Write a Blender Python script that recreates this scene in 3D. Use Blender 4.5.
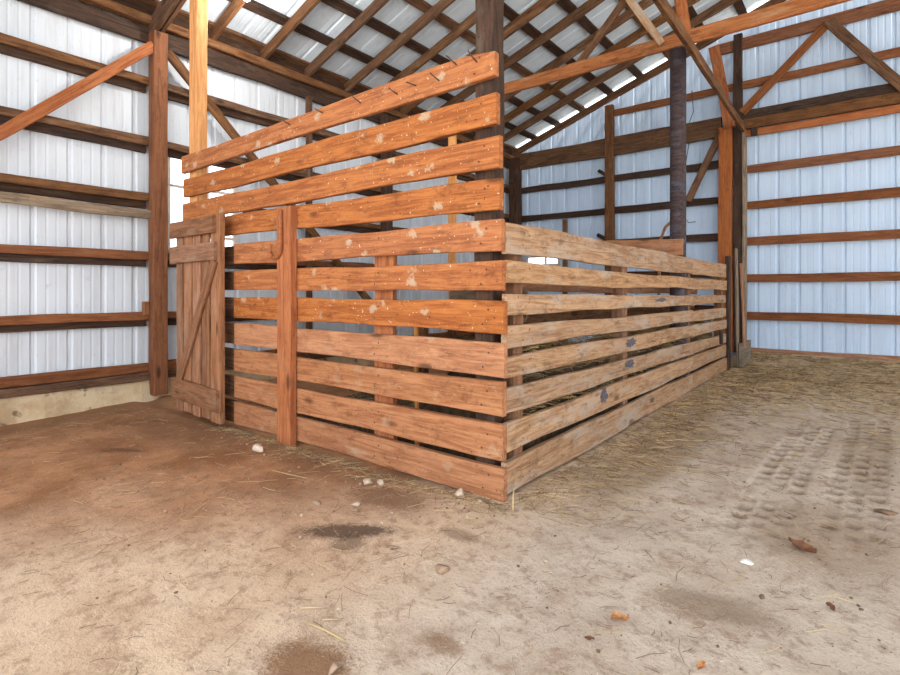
import bpy, bmesh, math, random
import numpy as np
from mathutils import Vector, Matrix

for o in list(bpy.data.objects):
    bpy.data.objects.remove(o)
scene = bpy.context.scene
COL = scene.collection

# ------------------------------------------------------------------ camera
cd = bpy.data.cameras.new('camera'); cam = bpy.data.objects.new('camera', cd); COL.objects.link(cam)
cd.sensor_width = 36; cd.lens = 36 * 520 / 900
cd.shift_y = -47.5 / 900
cam.location = (0, 0, 1.2)
cam.rotation_euler = (math.radians(90), 0, math.atan(410 / 520))
cd.clip_end = 300
scene.camera = cam

# ------------------------------------------------------------------ world, light, exposure
W = bpy.data.worlds.new('sky'); scene.world = W; W.use_nodes = True
bg = W.node_tree.nodes['Background']
bg.inputs['Color'].default_value = (0.90, 0.95, 1.0, 1)
bg.inputs['Strength'].default_value = 3.2
scene.view_settings.view_transform = 'Standard'
scene.view_settings.look = 'None'
scene.view_settings.exposure = 0.0
scene.view_settings.gamma = 1
scene.view_settings.use_curve_mapping = False

def area_light(name, loc, target, sx, sy, power, color=(1, 1, 1)):
    l = bpy.data.lights.new(name, 'AREA'); l.shape = 'RECTANGLE'; l.size = sx; l.size_y = sy
    l.energy = power; l.color = color
    o = bpy.data.objects.new(name, l); COL.objects.link(o); o.location = loc
    d = Vector(target) - Vector(loc)
    o.rotation_euler = d.to_track_quat('-Z', 'Y').to_euler()
    return o
# sun high over the right eave: lights the yard, whose bounce fills the open-sided barn
sl_ = bpy.data.lights.new('sun', 'SUN'); sl_.energy = 12.0; sl_.angle = math.radians(2); sl_.color = (1.0, 0.97, 0.93)
so_ = bpy.data.objects.new('sun', sl_); COL.objects.link(so_)
so_.rotation_euler = Vector((-0.9, 0.06, -1.0)).to_track_quat('-Z', 'Y').to_euler()
# unseen fill lamp added behind the camera, standing in for daylight there
area_light('added_front_fill', (0.5, -3.0, 2.2), (-2.4, 3.4, 1.6), 6.0, 3.6, 150, (1.0, 0.98, 0.95))

# ------------------------------------------------------------------ materials
def nodes_of(name):
    m = bpy.data.materials.new(name); m.use_nodes = True
    nt = m.node_tree
    return m, nt, nt.nodes['Principled BSDF']

class NT:
    def __init__(s, nt): s.nt = nt
    def n(s, t, **k):
        x = s.nt.nodes.new(t)
        for a, v in k.items():
            setattr(x, a, v)
        return x
    def l(s, a, b): s.nt.links.new(a, b)
    def val(s, sock, v):
        if hasattr(v, 'is_output') or isinstance(v, bpy.types.NodeSocket): s.l(v, sock)
        else: sock.default_value = v
    def math(s, op, a, b=0.0, clamp=False):
        x = s.n('ShaderNodeMath', operation=op, use_clamp=clamp)
        s.val(x.inputs[0], a); s.val(x.inputs[1], b); return x.outputs[0]
    def mix(s, fac, a, b, mode='MIX'):
        x = s.n('ShaderNodeMix', data_type='RGBA', blend_type=mode)
        s.val(x.inputs[0], fac)
        s.val(x.inputs[6], a if not isinstance(a, tuple) else (*a, 1)); s.val(x.inputs[7], b if not isinstance(b, tuple) else (*b, 1))
        return x.outputs[2]
    def noise(s, vec, scale, detail=4, rough=0.6, dist=0.0):
        x = s.n('ShaderNodeTexNoise'); s.l(vec, x.inputs['Vector'])
        x.inputs['Scale'].default_value = scale; x.inputs['Detail'].default_value = detail
        x.inputs['Roughness'].default_value = rough; x.inputs['Distortion'].default_value = dist
        return x.outputs['Fac']
    def step(s, v, a, b):
        x = s.n('ShaderNodeMapRange'); x.interpolation_type = 'SMOOTHSTEP'
        s.val(x.inputs[0], v); x.inputs[1].default_value = a; x.inputs[2].default_value = b
        x.inputs[3].default_value = 0; x.inputs[4].default_value = 1
        return x.outputs[0]
    def mapping(s, vec, scale, loc=None):
        x = s.n('ShaderNodeMapping'); s.l(vec, x.inputs['Vector']); x.inputs['Scale'].default_value = scale
        if loc is not None: s.val(x.inputs['Location'], loc)
        return x.outputs[0]

def lin(r, g, b):
    f = lambda c: ((c / 255 + 0.055) / 1.055) ** 2.4 if c / 255 > 0.04045 else c / 255 / 12.92
    return (f(r), f(g), f(b))

def wood(name, light, dark, weather=None, wamt=0.0, drop=0.0, knots=0.8, dirt=0.35, var=0.22, rough=0.75):
    """board timber: grain along local X, knots, weathered patches, pale splotches"""
    m, nt, b = nodes_of(name); N = NT(nt)
    tc = N.n('ShaderNodeTexCoord'); oi = N.n('ShaderNodeObjectInfo')
    rnd = oi.outputs['Random']
    off = N.math('MULTIPLY', rnd, 137.0)
    cmb = N.n('ShaderNodeCombineXYZ'); N.l(off, cmb.inputs[0]); N.l(N.math('MULTIPLY', rnd, 61.0), cmb.inputs[1]); N.l(N.math('MULTIPLY', rnd, 29.0), cmb.inputs[2])
    add = N.n('ShaderNodeVectorMath', operation='ADD'); N.l(tc.outputs['Object'], add.inputs[0]); N.l(cmb.outputs[0], add.inputs[1])
    p = add.outputs[0]
    g1 = N.noise(N.mapping(p, (0.8, 9, 11)), 2.2, 6, 0.66, 1.4)
    g2 = N.noise(N.mapping(p, (2.5, 60, 60)), 3.0, 3, 0.6)
    big = N.noise(N.mapping(p, (1.2, 2, 2)), 1.4, 3, 0.55)
    c = N.mix(N.step(g1, 0.36, 0.66), light, dark)
    c = N.mix(N.math('MULTIPLY', N.step(g2, 0.5, 0.72), 0.42), c, tuple(x * 0.42 for x in dark))
    if weather is not None:
        wn = N.noise(N.mapping(p, (1.0, 4, 4)), 2.1, 5, 0.65)
        c = N.mix(N.math('MULTIPLY', N.step(wn, 0.62 - 0.3 * wamt, 0.78 - 0.2 * wamt), 0.85), c, weather)
    # dirt
    dn = N.noise(N.mapping(p, (2.2, 4.5, 4.5)), 2.8, 8, 0.78)
    c = N.mix(N.math('MULTIPLY', N.step(dn, 0.50, 0.70), dirt), c, tuple(x * 0.3 for x in dark))
    # knots
    if knots > 0:
        v = N.n('ShaderNodeTexVoronoi'); N.l(N.mapping(p, (1.5, 4.2, 4.2)), v.inputs['Vector']); v.inputs['Scale'].default_value = 1.0
        k = N.math('SUBTRACT', 1.0, N.step(v.outputs['Distance'], 0.045, 0.15))
        c = N.mix(N.math('MULTIPLY', k, knots), c, tuple(x * 0.22 for x in dark))
    if drop > 0:
        v = N.n('ShaderNodeTexVoronoi'); N.l(N.mapping(p, (2.2, 3.0, 3.0)), v.inputs['Vector']); v.inputs['Scale'].default_value = 2.6
        v.inputs['Randomness'].default_value = 1.0
        sn = N.noise(p, 26, 4, 0.7)
        blob = N.math('SUBTRACT', 1.0, N.step(N.math('ADD', v.outputs['Distance'], N.math('MULTIPLY', N.math('SUBTRACT', sn, 0.5), 0.75)), 0.14, 0.30))
        sel = N.n('ShaderNodeSeparateColor'); N.l(v.outputs['Color'], sel.inputs[0])
        pick = N.math('MULTIPLY', N.step(sel.outputs[0], 0.45, 0.47), N.math('ADD', 0.35, N.math('MULTIPLY', N.noise(p, 60, 3, 0.7), 0.9)), True)
        f = N.math('MULTIPLY', N.math('MULTIPLY', blob, pick), drop)
        c = N.mix(f, c, lin(178, 158, 132))
        fl = N.noise(p, 55, 2, 0.5)
        c = N.mix(N.math('MULTIPLY', N.step(fl, 0.70, 0.74), drop), c, lin(214, 196, 170))
    sp = N.noise(N.mapping(p, (1, 1, 1)), 38, 3, 0.6)
    c = N.mix(N.math('MULTIPLY', N.step(sp, 0.66, 0.72), dirt * 1.4, True), c, tuple(x * 0.25 for x in dark))
    hsv = N.n('ShaderNodeHueSaturation')
    N.l(N.math('ADD', 1.0 - var / 2, N.math('MULTIPLY', rnd, var)), hsv.inputs['Value'])
    N.l(N.math('ADD', 1.0 - var * 0.3, N.math('MULTIPLY', N.math('FRACT', N.math('MULTIPLY', rnd, 7.31)), var * 0.6)), hsv.inputs['Saturation'])
    N.l(c, hsv.inputs['Color'])
    N.l(hsv.outputs[0], b.inputs['Base Color'])
    b.inputs['Roughness'].default_value = rough
    b.inputs['Specular IOR Level'].default_value = 0.25
    bp = N.n('ShaderNodeBump'); bp.inputs['Strength'].default_value = 0.35; bp.inputs['Distance'].default_value = 0.006
    N.l(N.math('ADD', N.math('MULTIPLY', g1, 0.7), N.math('MULTIPLY', g2, 0.6)), bp.inputs['Height'])
    N.l(bp.outputs[0], b.inputs['Normal'])
    return m

M = {}
M['orange'] = wood('wood_orange', lin(176, 109, 60), lin(140, 78, 40), lin(160, 112, 76), -0.3, drop=0.9, dirt=0.6, var=0.14)
M['amber'] = wood('wood_amber', lin(180, 126, 88), lin(148, 94, 62), lin(172, 136, 106), 0.15, drop=0.35, dirt=0.6, var=0.14)
M['pale'] = wood('wood_pale', lin(184, 146, 110), lin(142, 102, 70), lin(172, 154, 136), 0.5, drop=0.15, dirt=0.65, var=0.18)
M['gate'] = wood('wood_gate', lin(172, 122, 92), lin(130, 88, 60), lin(168, 140, 120), 0.35)
M['gatedark'] = wood('wood_gate_brown', lin(150, 106, 78), lin(110, 74, 50), lin(146, 118, 98), 0.3)
M['fresh'] = wood('wood_fresh', lin(222, 160, 96), lin(196, 126, 62), None, 0, knots=0.6, dirt=0.1)
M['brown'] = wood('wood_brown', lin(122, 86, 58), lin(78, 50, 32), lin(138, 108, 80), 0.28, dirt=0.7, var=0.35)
M['red'] = wood('wood_red_brown', lin(138, 88, 56), lin(104, 60, 36), lin(134, 98, 72), 0.15, dirt=0.5)
M['chord'] = wood('wood_truss_chord', lin(168, 108, 68), lin(128, 76, 44), lin(160, 126, 96), 0.35, dirt=0.5)
M['post'] = wood('wood_post', lin(176, 106, 58), lin(140, 74, 36), lin(160, 112, 78), 0.2, dirt=0.45, var=0.15)
M['dark'] = wood('wood_dark', lin(80, 56, 42), lin(48, 34, 26), lin(92, 78, 66), 0.2, dirt=0.6, var=0.35)
M['black'] = wood('wood_creosote', lin(78, 62, 60), lin(46, 38, 42), lin(86, 86, 100), 0.35, knots=0.2, dirt=0.5)
M['grey'] = wood('wood_grey', lin(150, 132, 112), lin(108, 92, 76), lin(166, 138, 98), 0.2, dirt=0.5)

def tin(name, base, stain, amt, rough=0.45, low=0.0):
    m, nt, b = nodes_of(name); N = NT(nt)
    g = N.n('ShaderNodeNewGeometry'); p = g.outputs['Position']
    n1 = N.noise(N.mapping(p, (3, 3, 0.35)), 2.0, 5, 0.65)
    n2 = N.noise(p, 9, 5, 0.7)
    c = N.mix(N.math('MULTIPLY', N.step(n1, 0.42, 0.75), amt), base, stain)
    c = N.mix(N.math('MULTIPLY', N.step(n2, 0.6, 0.78), amt * 0.8), c, tuple(x * 0.75 for x in stain))
    sp = N.noise(p, 30, 2, 0.5)
    c = N.mix(N.math('MULTIPLY', N.step(sp, 0.74, 0.77), 0.3), c, lin(140, 120, 104))
    N.l(c, b.inputs['Base Color']); b.inputs['Roughness'].default_value = rough
    b.inputs['Specular IOR Level'].default_value = 0.3
    return m
M['tin_wall'] = tin('painted_steel_wall', lin(208, 214, 222), lin(172, 172, 174), 0.55)
M['tin_gable'] = tin('painted_steel_gable', lin(200, 220, 244), lin(166, 186, 210), 0.5)
M['tin_roof'] = tin('bare_steel_roof', lin(228, 242, 255), lin(190, 202, 214), 0.4, 0.4)

def simple(name, col, rough=0.6, metal=0.0, noise=0.25, scale=12):
    m, nt, b = nodes_of(name); N = NT(nt)
    tc = N.n('ShaderNodeTexCoord')
    n = N.noise(tc.outputs['Object'], scale, 5, 0.65)
    c = N.mix(N.math('MULTIPLY', N.step(n, 0.35, 0.7), 1.0), tuple(x * (1 - noise) for x in col), tuple(min(1, x * (1 + noise)) for x in col))
    N.l(c, b.inputs['Base Color']); b.inputs['Roughness'].default_value = rough; b.inputs['Metallic'].default_value = metal
    bp = N.n('ShaderNodeBump'); bp.inputs['Strength'].default_value = 0.3; bp.inputs['Distance'].default_value = 0.01
    N.l(n, bp.inputs['Height']); N.l(bp.outputs[0], b.inputs['Normal'])
    return m
M['stone'] = simple('limestone', lin(176, 156, 136), 0.85, 0, 0.25, 30)
M['stone_white'] = simple('white_stone', lin(206, 190, 172), 0.85, 0, 0.15, 30)
M['stone_brown'] = simple('brown_stone', lin(150, 124, 102), 0.9, 0, 0.25, 30)
M['steel'] = simple('rusty_steel', lin(74, 56, 48), 0.55, 0.4, 0.3, 60)
M['rust'] = simple('rust_brown_iron', lin(150, 86, 44), 0.7, 0.1, 0.25, 40)
M['straw'] = simple('straw', lin(192, 166, 122), 0.8, 0, 0.25, 3)
M['straw_dull'] = simple('straw_dull', lin(150, 124, 92), 0.85, 0, 0.3, 3)
M['hay'] = simple('hay', lin(150, 124, 82), 0.9, 0, 0.4, 4)
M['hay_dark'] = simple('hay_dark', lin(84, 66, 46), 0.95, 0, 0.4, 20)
M['crumb'] = simple('dark_crumb', lin(116, 90, 68), 0.9, 0, 0.3, 20)
M['leaf_orange'] = simple('leaf_orange', lin(186, 128, 80), 0.7, 0, 0.3, 40)
M['leaf_brown'] = simple('leaf_brown', lin(116, 76, 50), 0.7, 0, 0.3, 40)
M['white'] = simple('white_scrap', lin(222, 220, 216), 0.7, 0, 0.08, 40)
M['sash'] = simple('window_sash', lin(214, 200, 190), 0.6, 0, 0.1, 20)
M['wire'] = simple('thin_wire', lin(60, 58, 60), 0.6, 0.3, 0.2, 20)
M['ceramic'] = simple('cream_block', lin(214, 202, 176), 0.5, 0, 0.15, 20)

def concrete_mat():
    m, nt, b = nodes_of('old_concrete'); N = NT(nt)
    g = N.n('ShaderNodeNewGeometry'); p = g.outputs['Position']
    n1 = N.noise(p, 2.2, 6, 0.65); n2 = N.noise(p, 9, 5, 0.7); n3 = N.noise(p, 5.0, 3, 0.6)
    c = N.mix(N.step(n1, 0.35, 0.65), lin(206, 186, 154), lin(176, 150, 116))
    c = N.mix(N.math('MULTIPLY', N.step(n2, 0.5, 0.75), 0.5), c, lin(150, 118, 84))
    c = N.mix(N.math('MULTIPLY', N.step(n3, 0.62, 0.7), 0.8), c, lin(96, 76, 58))
    N.l(c, b.inputs['Base Color']); b.inputs['Roughness'].default_value = 0.9
    bp = N.n('ShaderNodeBump'); bp.inputs['Strength'].default_value = 0.6; bp.inputs['Distance'].default_value = 0.03
    N.l(n2, bp.inputs['Height']); N.l(bp.outputs[0], b.inputs['Normal'])
    return m
M['concrete'] = concrete_mat()

def glass_mat():
    m, nt, b = nodes_of('window_glass'); N = NT(nt)
    out = [n for n in nt.nodes if n.type == 'OUTPUT_MATERIAL'][0]
    tr = N.n('ShaderNodeBsdfTransparent'); tr.inputs[0].default_value = (0.95, 0.97, 1, 1)
    gl = N.n('ShaderNodeBsdfGlossy'); gl.inputs['Roughness'].default_value = 0.05
    mx = N.n('ShaderNodeMixShader'); mx.inputs[0].default_value = 0.08
    N.l(tr.outputs[0], mx.inputs[1]); N.l(gl.outputs[0], mx.inputs[2]); N.l(mx.outputs[0], out.inputs[0])
    return m
M['glass'] = glass_mat()

def ground_mat():
    m, nt, b = nodes_of('dirt_floor'); N = NT(nt)
    g = N.n('ShaderNodeNewGeometry'); p = g.outputs['Position']
    xyz = N.n('ShaderNodeSeparateXYZ'); N.l(p, xyz.inputs[0]); X, Y = xyz.outputs[0], xyz.outputs[1]
    big = N.noise(p, 0.55, 4, 0.6); mid = N.noise(p, 2.3, 6, 0.65); fine = N.noise(p, 14, 6, 0.75); grit = N.noise(p, 70, 4, 0.8)
    tan = N.mix(N.step(mid, 0.35, 0.65), lin(210, 184, 158), lin(194, 166, 140))
    brown = N.mix(N.step(mid, 0.35, 0.65), lin(178, 130, 94), lin(142, 98, 66))
    grey = N.mix(N.step(mid, 0.35, 0.65), lin(200, 185, 170), lin(182, 165, 149))
    # red-brown dirt on the left of the yard, towards the wall and the gate; greyer to the right, straw-stained at the back
    d = N.math('ADD', N.math('ADD', N.math('MULTIPLY', X, -0.55), N.math('MULTIPLY', Y, 0.62)), N.math('MULTIPLY', N.math('SUBTRACT', big, 0.5), 2.2))
    fb = N.math('MULTIPLY', N.step(d, 1.9, 3.0), N.step(N.math('MULTIPLY', X, -1.0), 1.5, 2.2))
    c = N.mix(fb, tan, brown)
    c = N.mix(N.math('MULTIPLY', N.step(N.math('ADD', X, N.math('MULTIPLY', big, 0.6)), -1.5, -0.7), 0.9), c, grey)
    yel = N.mix(N.step(fine, 0.4, 0.65), lin(216, 192, 152), lin(172, 144, 110))
    fy = N.math('MULTIPLY', N.step(N.math('ADD', Y, N.math('MULTIPLY', N.math('SUBTRACT', mid, 0.5), 4.0)), 5.6, 8.2), N.step(X, -1.75, -1.55))
    c = N.mix(N.math('MULTIPLY', fy, 0.75), c, yel)
    # stains with their own shapes
    def blot(cx, cy, rx, ry, col, amt, rot=0.0, edge=1.0):
        nonlocal c
        dx = N.math('SUBTRACT', X, cx); dy = N.math('SUBTRACT', Y, cy)
        ca, sa = math.cos(rot), math.sin(rot)
        u = N.math('DIVIDE', N.math('ADD', N.math('MULTIPLY', dx, ca), N.math('MULTIPLY', dy, sa)), rx)
        v = N.math('DIVIDE', N.math('SUBTRACT', N.math('MULTIPLY', dy, ca), N.math('MULTIPLY', dx, sa)), ry)
        r = N.math('SQRT', N.math('ADD', N.math('MULTIPLY', u, u), N.math('MULTIPLY', v, v)))
        r = N.math('ADD', r, N.math('MULTIPLY', N.math('SUBTRACT', fine, 0.5), 1.5 * edge))
        r = N.math('ADD', r, N.math('MULTIPLY', N.math('SUBTRACT', mid, 0.5), 0.8 * edge))
        r = N.math('ADD', r, N.math('MULTIPLY', N.math('SUBTRACT', grit, 0.5), 1.6 * edge))
        f = N.math('MULTIPLY', N.math('SUBTRACT', 1.0, N.step(r, 0.55, 1.15)), amt)
        c = N.mix(f, c, col)
    dk = lin(84, 66, 54)
    blot(-2.03, 1.72, 0.27, 0.085, dk, 0.9, math.radians(38))
    blot(-1.93, 1.66, 0.09, 0.10, dk, 0.6)
    blot(-1.40, 1.03, 0.17, 0.14, lin(122, 84, 52), 0.85)
    blot(-1.12, 1.38, 0.09, 0.05, lin(128, 98, 72), 0.7)
    blot(-2.15, 2.16, 0.30, 0.16, lin(116, 84, 60), 0.75, 0.1)
    blot(-1.55, 2.05, 0.12, 0.06, lin(120, 94, 74), 0.6)
    blot(-2.9, 2.25, 0.6, 0.16, lin(124, 88, 62), 0.6)
    blot(-4.6, 2.1, 0.9, 0.35, lin(122, 90, 66), 0.55)
    blot(-4.4, 1.55, 0.22, 0.07, lin(96, 68, 48), 0.7, 0.6)
    blot(-0.45, 2.2, 0.25, 0.12, lin(138, 118, 98), 0.7, 0.3)
    blot(-0.15, 3.2, 0.35, 0.5, lin(150, 126, 102), 0.55)
    blot(0.02, 5.2, 0.2, 1.1, lin(150, 126, 98), 0.5)
    blot(-1.2, 4.2, 0.25, 1.6, lin(140, 116, 88), 0.6)
    blot(-6.1, 1.2, 0.4, 2.2, lin(132, 98, 70), 0.6)
    c = N.mix(N.math('MULTIPLY', N.step(fine, 0.49, 0.66), 0.5), c, lin(128, 98, 76))
    c = N.mix(N.math('MULTIPLY', N.step(grit, 0.56, 0.68), 0.5), c, lin(104, 82, 64))
    mott = N.noise(p, 5.5, 8, 0.75)
    c = N.mix(N.math('MULTIPLY', N.step(mott, 0.50, 0.66), 0.38), c, lin(132, 98, 72))
    da = N.n('ShaderNodeAttribute', attribute_name='lug_dark')
    c = N.mix(N.math('MULTIPLY', da.outputs['Fac'], 0.95, True), c, lin(84, 68, 54))  # lug prints coloured darker than the surrounding floor
    gl = N.noise(p, 46, 3, 0.7)
    c = N.mix(N.math('MULTIPLY', N.step(gl, 0.67, 0.72), 0.6), c, lin(232, 218, 200))
    N.l(c, b.inputs['Base Color']); b.inputs['Roughness'].default_value = 0.95; b.inputs['Specular IOR Level'].default_value = 0.15
    bp = N.n('ShaderNodeBump'); bp.inputs['Strength'].default_value = 0.8; bp.inputs['Distance'].default_value = 0.022
    h = N.math('ADD', N.math('MULTIPLY', fine, 0.9), N.math('MULTIPLY', grit, 0.35)); N.l(h, bp.inputs['Height'])
    N.l(bp.outputs[0], b.inputs['Normal'])
    return m
M['ground'] = ground_mat()

# ------------------------------------------------------------------ helpers
def place(o, loc=(0, 0, 0), parent=None, mat=None):
    """link O at a world location (matrix MAT overrides) under PARENT, an Empty or mesh that is only translated or given by its own matrix"""
    COL.objects.link(o)
    mw = mat if mat is not None else Matrix.Translation(Vector(loc))
    o['_w'] = [v for r in mw for v in r]
    if parent is not None:
        o.parent = parent
        q = list(parent['_w']); pw = Matrix([q[0:4], q[4:8], q[8:12], q[12:16]])
        o.matrix_basis = pw.inverted() @ mw
    else:
        o.matrix_basis = mw
    return o

def tag(o, label=None, cat=None, group=None, kind=None):
    if label: o['label'] = label
    if cat: o['category'] = cat
    if group: o['group'] = group
    if kind: o['kind'] = kind
    return o

def thing(name, label, cat, loc=(0, 0, 0), group=None):
    o = bpy.data.objects.new(name, None); place(o, loc); o.empty_display_size = 0.1
    return tag(o, label, cat, group)

def mesh_obj(name, verts, faces, mat, parent=None, loc=(0, 0, 0), smooth=False, matrix=None):
    me = bpy.data.meshes.new(name); me.from_pydata([tuple(v) for v in verts], [], faces); me.update()
    bm = bmesh.new(); bm.from_mesh(me); bmesh.ops.recalc_face_normals(bm, faces=bm.faces); bm.to_mesh(me); bm.free()
    me.materials.append(mat)
    if smooth:
        for p in me.polygons: p.use_smooth = True
    o = bpy.data.objects.new(name, me)
    return place(o, loc, parent, matrix)

rng = random.Random(7)
def beam(name, A, B, w, t, mat, parent=None, up=(0, 0, 1), wob=0.004, ch=0.006, sag=0.0, taper=1.0, roundcorner=None):
    """a sawn board or timber from A to B; w = size along UP, t = size across; edges wander by WOB"""
    A, B, up = Vector(A), Vector(B), Vector(up)
    L = (B - A).length; x = (B - A).normalized()
    y = up.cross(x)
    if y.length < 1e-4: y = Vector((0, 1, 0)).cross(x)
    y.normalize(); z = x.cross(y)
    n = max(2, min(26, int(L / 0.22) + 1))
    ph = [rng.uniform(0, 6.28) for _ in range(8)]; fr = [rng.uniform(1.2, 3.4) for _ in range(8)]
    V = []; F = []
    ch = min(ch, w * 0.2, t * 0.2)
    for i in range(n + 1):
        u = i / n; xx = -L / 2 + L * u
        d = [wob * (math.sin(xx * fr[k] + ph[k]) + 0.5 * math.sin(xx * fr[k] * 2.7 + ph[(k + 3) % 8])) for k in range(5)]
        k = 1 + (taper - 1) * u
        zt = w / 2 * k + d[0]; zb = -w / 2 * k + d[1]; yl = -t / 2 + d[2] * 0.5; yr = t / 2 + d[3] * 0.5
        oz = -sag * 4 * u * (1 - u) + d[4] * 0.4
        if roundcorner and i >= n - 1:
            q = (0.0 if i == n - 1 else roundcorner)
            zt -= q
            zb += q * 0.15
        for (yy, zz) in ((yl + ch, zb), (yr - ch, zb), (yr, zb + ch), (yr, zt - ch), (yr - ch, zt), (yl + ch, zt), (yl, zt - ch), (yl, zb + ch)):
            V.append((xx, yy, zz + oz))
    for i in range(n):
        for j in range(8):
            a = i * 8 + j; b = i * 8 + (j + 1) % 8
            F.append((a, b, b + 8, a + 8))
    F.append(tuple(range(7, -1, -1))); F.append(tuple(n * 8 + j for j in range(8)))
    c = (A + B) / 2
    mw = Matrix(((x.x, y.x, z.x, c.x), (x.y, y.y, z.y, c.y), (x.z, y.z, z.z, c.z), (0, 0, 0, 1)))
    return mesh_obj(name, V, F, mat, parent, matrix=mw)

def tube(name, pts, r, mat, parent=None, seg=8, flat=1.0):
    P = [Vector(p) for p in pts]; n = len(P)
    c = sum(P, Vector()) / n
    V = []; F = []
    for i, p in enumerate(P):
        d = (P[min(i + 1, n - 1)] - P[max(i - 1, 0)]).normalized()
        s = d.cross(Vector((0, 0, 1)) if abs(d.z) < 0.9 else Vector((0, 1, 0))).normalized(); q = d.cross(s)
        rr = r[i] if isinstance(r, (list, tuple)) else r
        for k in range(seg):
            a = 2 * math.pi * k / seg
            V.append(p - c + s * rr * math.cos(a) * flat + q * rr * math.sin(a))
    for i in range(n - 1):
        for k in range(seg):
            a = i * seg + k; b = i * seg + (k + 1) % seg
            F.append((a, b, b + seg, a + seg))
    F.append(tuple(range(seg - 1, -1, -1))); F.append(tuple((n - 1) * seg + k for k in range(seg)))
    return mesh_obj(name, V, F, mat, parent, c, smooth=True)

ORD = ['first', 'second', 'third', 'fourth', 'fifth', 'sixth', 'seventh', 'eighth', 'ninth', 'tenth', 'eleventh', 'twelfth', 'thirteenth', 'fourteenth']

# layout constants (metres, camera over the origin)
WX = -6.30        # inner face of the left wall's girts
GY = 10.40        # inner face of the gable wall's girts
FY = 2.51         # front face of the tall front fence
RX = -1.594       # outer face of the right fence
def roof_z(x): return 4.30 + 0.34 * (x - WX)     # underside of the rafters
RIDGE = 0.3

# ------------------------------------------------------------------ ground
def lattice(seed, n=64):
    r = np.random.RandomState(seed); return r.rand(n, n)
def vnoise(x, y, s, seed):
    L = lattice(seed); n = L.shape[0]
    x = x * s; y = y * s
    xi = np.floor(x).astype(int); yi = np.floor(y).astype(int); fx = x - xi; fy = y - yi
    fx = fx * fx * (3 - 2 * fx); fy = fy * fy * (3 - 2 * fy)
    a = L[xi % n, yi % n]; b = L[(xi + 1) % n, yi % n]; c = L[xi % n, (yi + 1) % n]; d = L[(xi + 1) % n, (yi + 1) % n]
    return (a * (1 - fx) + b * fx) * (1 - fy) + (c * (1 - fx) + d * fx) * fy - 0.5
def sstep(v, a, b):
    t = np.clip((v - a) / (b - a), 0, 1); return t * t * (3 - 2 * t)
def ground_h(x, y):
    x = np.asarray(x, float); y = np.asarray(y, float)
    h = 0.05 * vnoise(x, y, 0.7, 1) + 0.03 * vnoise(x, y, 2.1, 2) + 0.016 * vnoise(x, y, 6.0, 3) + 0.009 * vnoise(x, y, 14.0, 4)
    h = h * 0.55
    h = h - 0.02
    h = h + 0.15 * sstep(y, 8.9, 10.3) * sstep(x, -2.0, -1.4)
    h = h - 0.05 * sstep(-x, 5.0, 6.2) * sstep(2.6 - y, 0.0, 1.5)
    h = h - 0.03 * sstep(-np.abs(y - 2.50), -0.18, -0.02) * sstep(-x, 1.7, 2.2)
    # tyre tracks: two bands of lug prints
    return h - 0.034 * lug_prints(x, y) - 0.008 * lug_prints(x, y, True)
def lug_prints(x, y, band=False):
    out = np.zeros_like(np.asarray(x, float))
    for (cx0, cy0, cx1, cy1, wd, amp) in TRK:
        t = (y - cy0) / (cy1 - cy0); cx = cx0 + (cx1 - cx0) * t + 0.02 * np.sin(y * 1.3)
        u = (x - cx) / wd
        m = (np.abs(u) < 1) * sstep(t, -0.02, 0.22) * (1 - sstep(t, 0.85, 1.0)) * np.clip(0.6 + 1.2 * vnoise(x, y, 1.1, 9) + 0.6 * t, 0, 1)
        if band:
            out = out + m; continue
        per = 0.15; q = (u + 1) * 1.5; col = np.floor(q); fq = q - col
        ph = ((y + 0.02 * (fq - 0.5)) / per + col * 0.5 + 0.45 * vnoise(x, y, 3.1, 15)) % 1.0
        lug = sstep(ph, 0.14, 0.22) * (1 - sstep(ph, 0.60, 0.68))
        gap = sstep(fq, 0.08, 0.26) * (1 - sstep(fq, 0.74, 0.92))
        out = out + amp * m * lug * gap * np.clip(0.65 + 2.2 * vnoise(x, y, 4.1, 10), 0.0, 1.1)
    return out
TRK = ((-0.43, 2.5, -0.33, 6.0, 0.15, 1.0), (-0.03, 2.6, 0.05, 6.6, 0.15, 1.2))
def gh(x, y): return float(ground_h(x, y))

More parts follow.
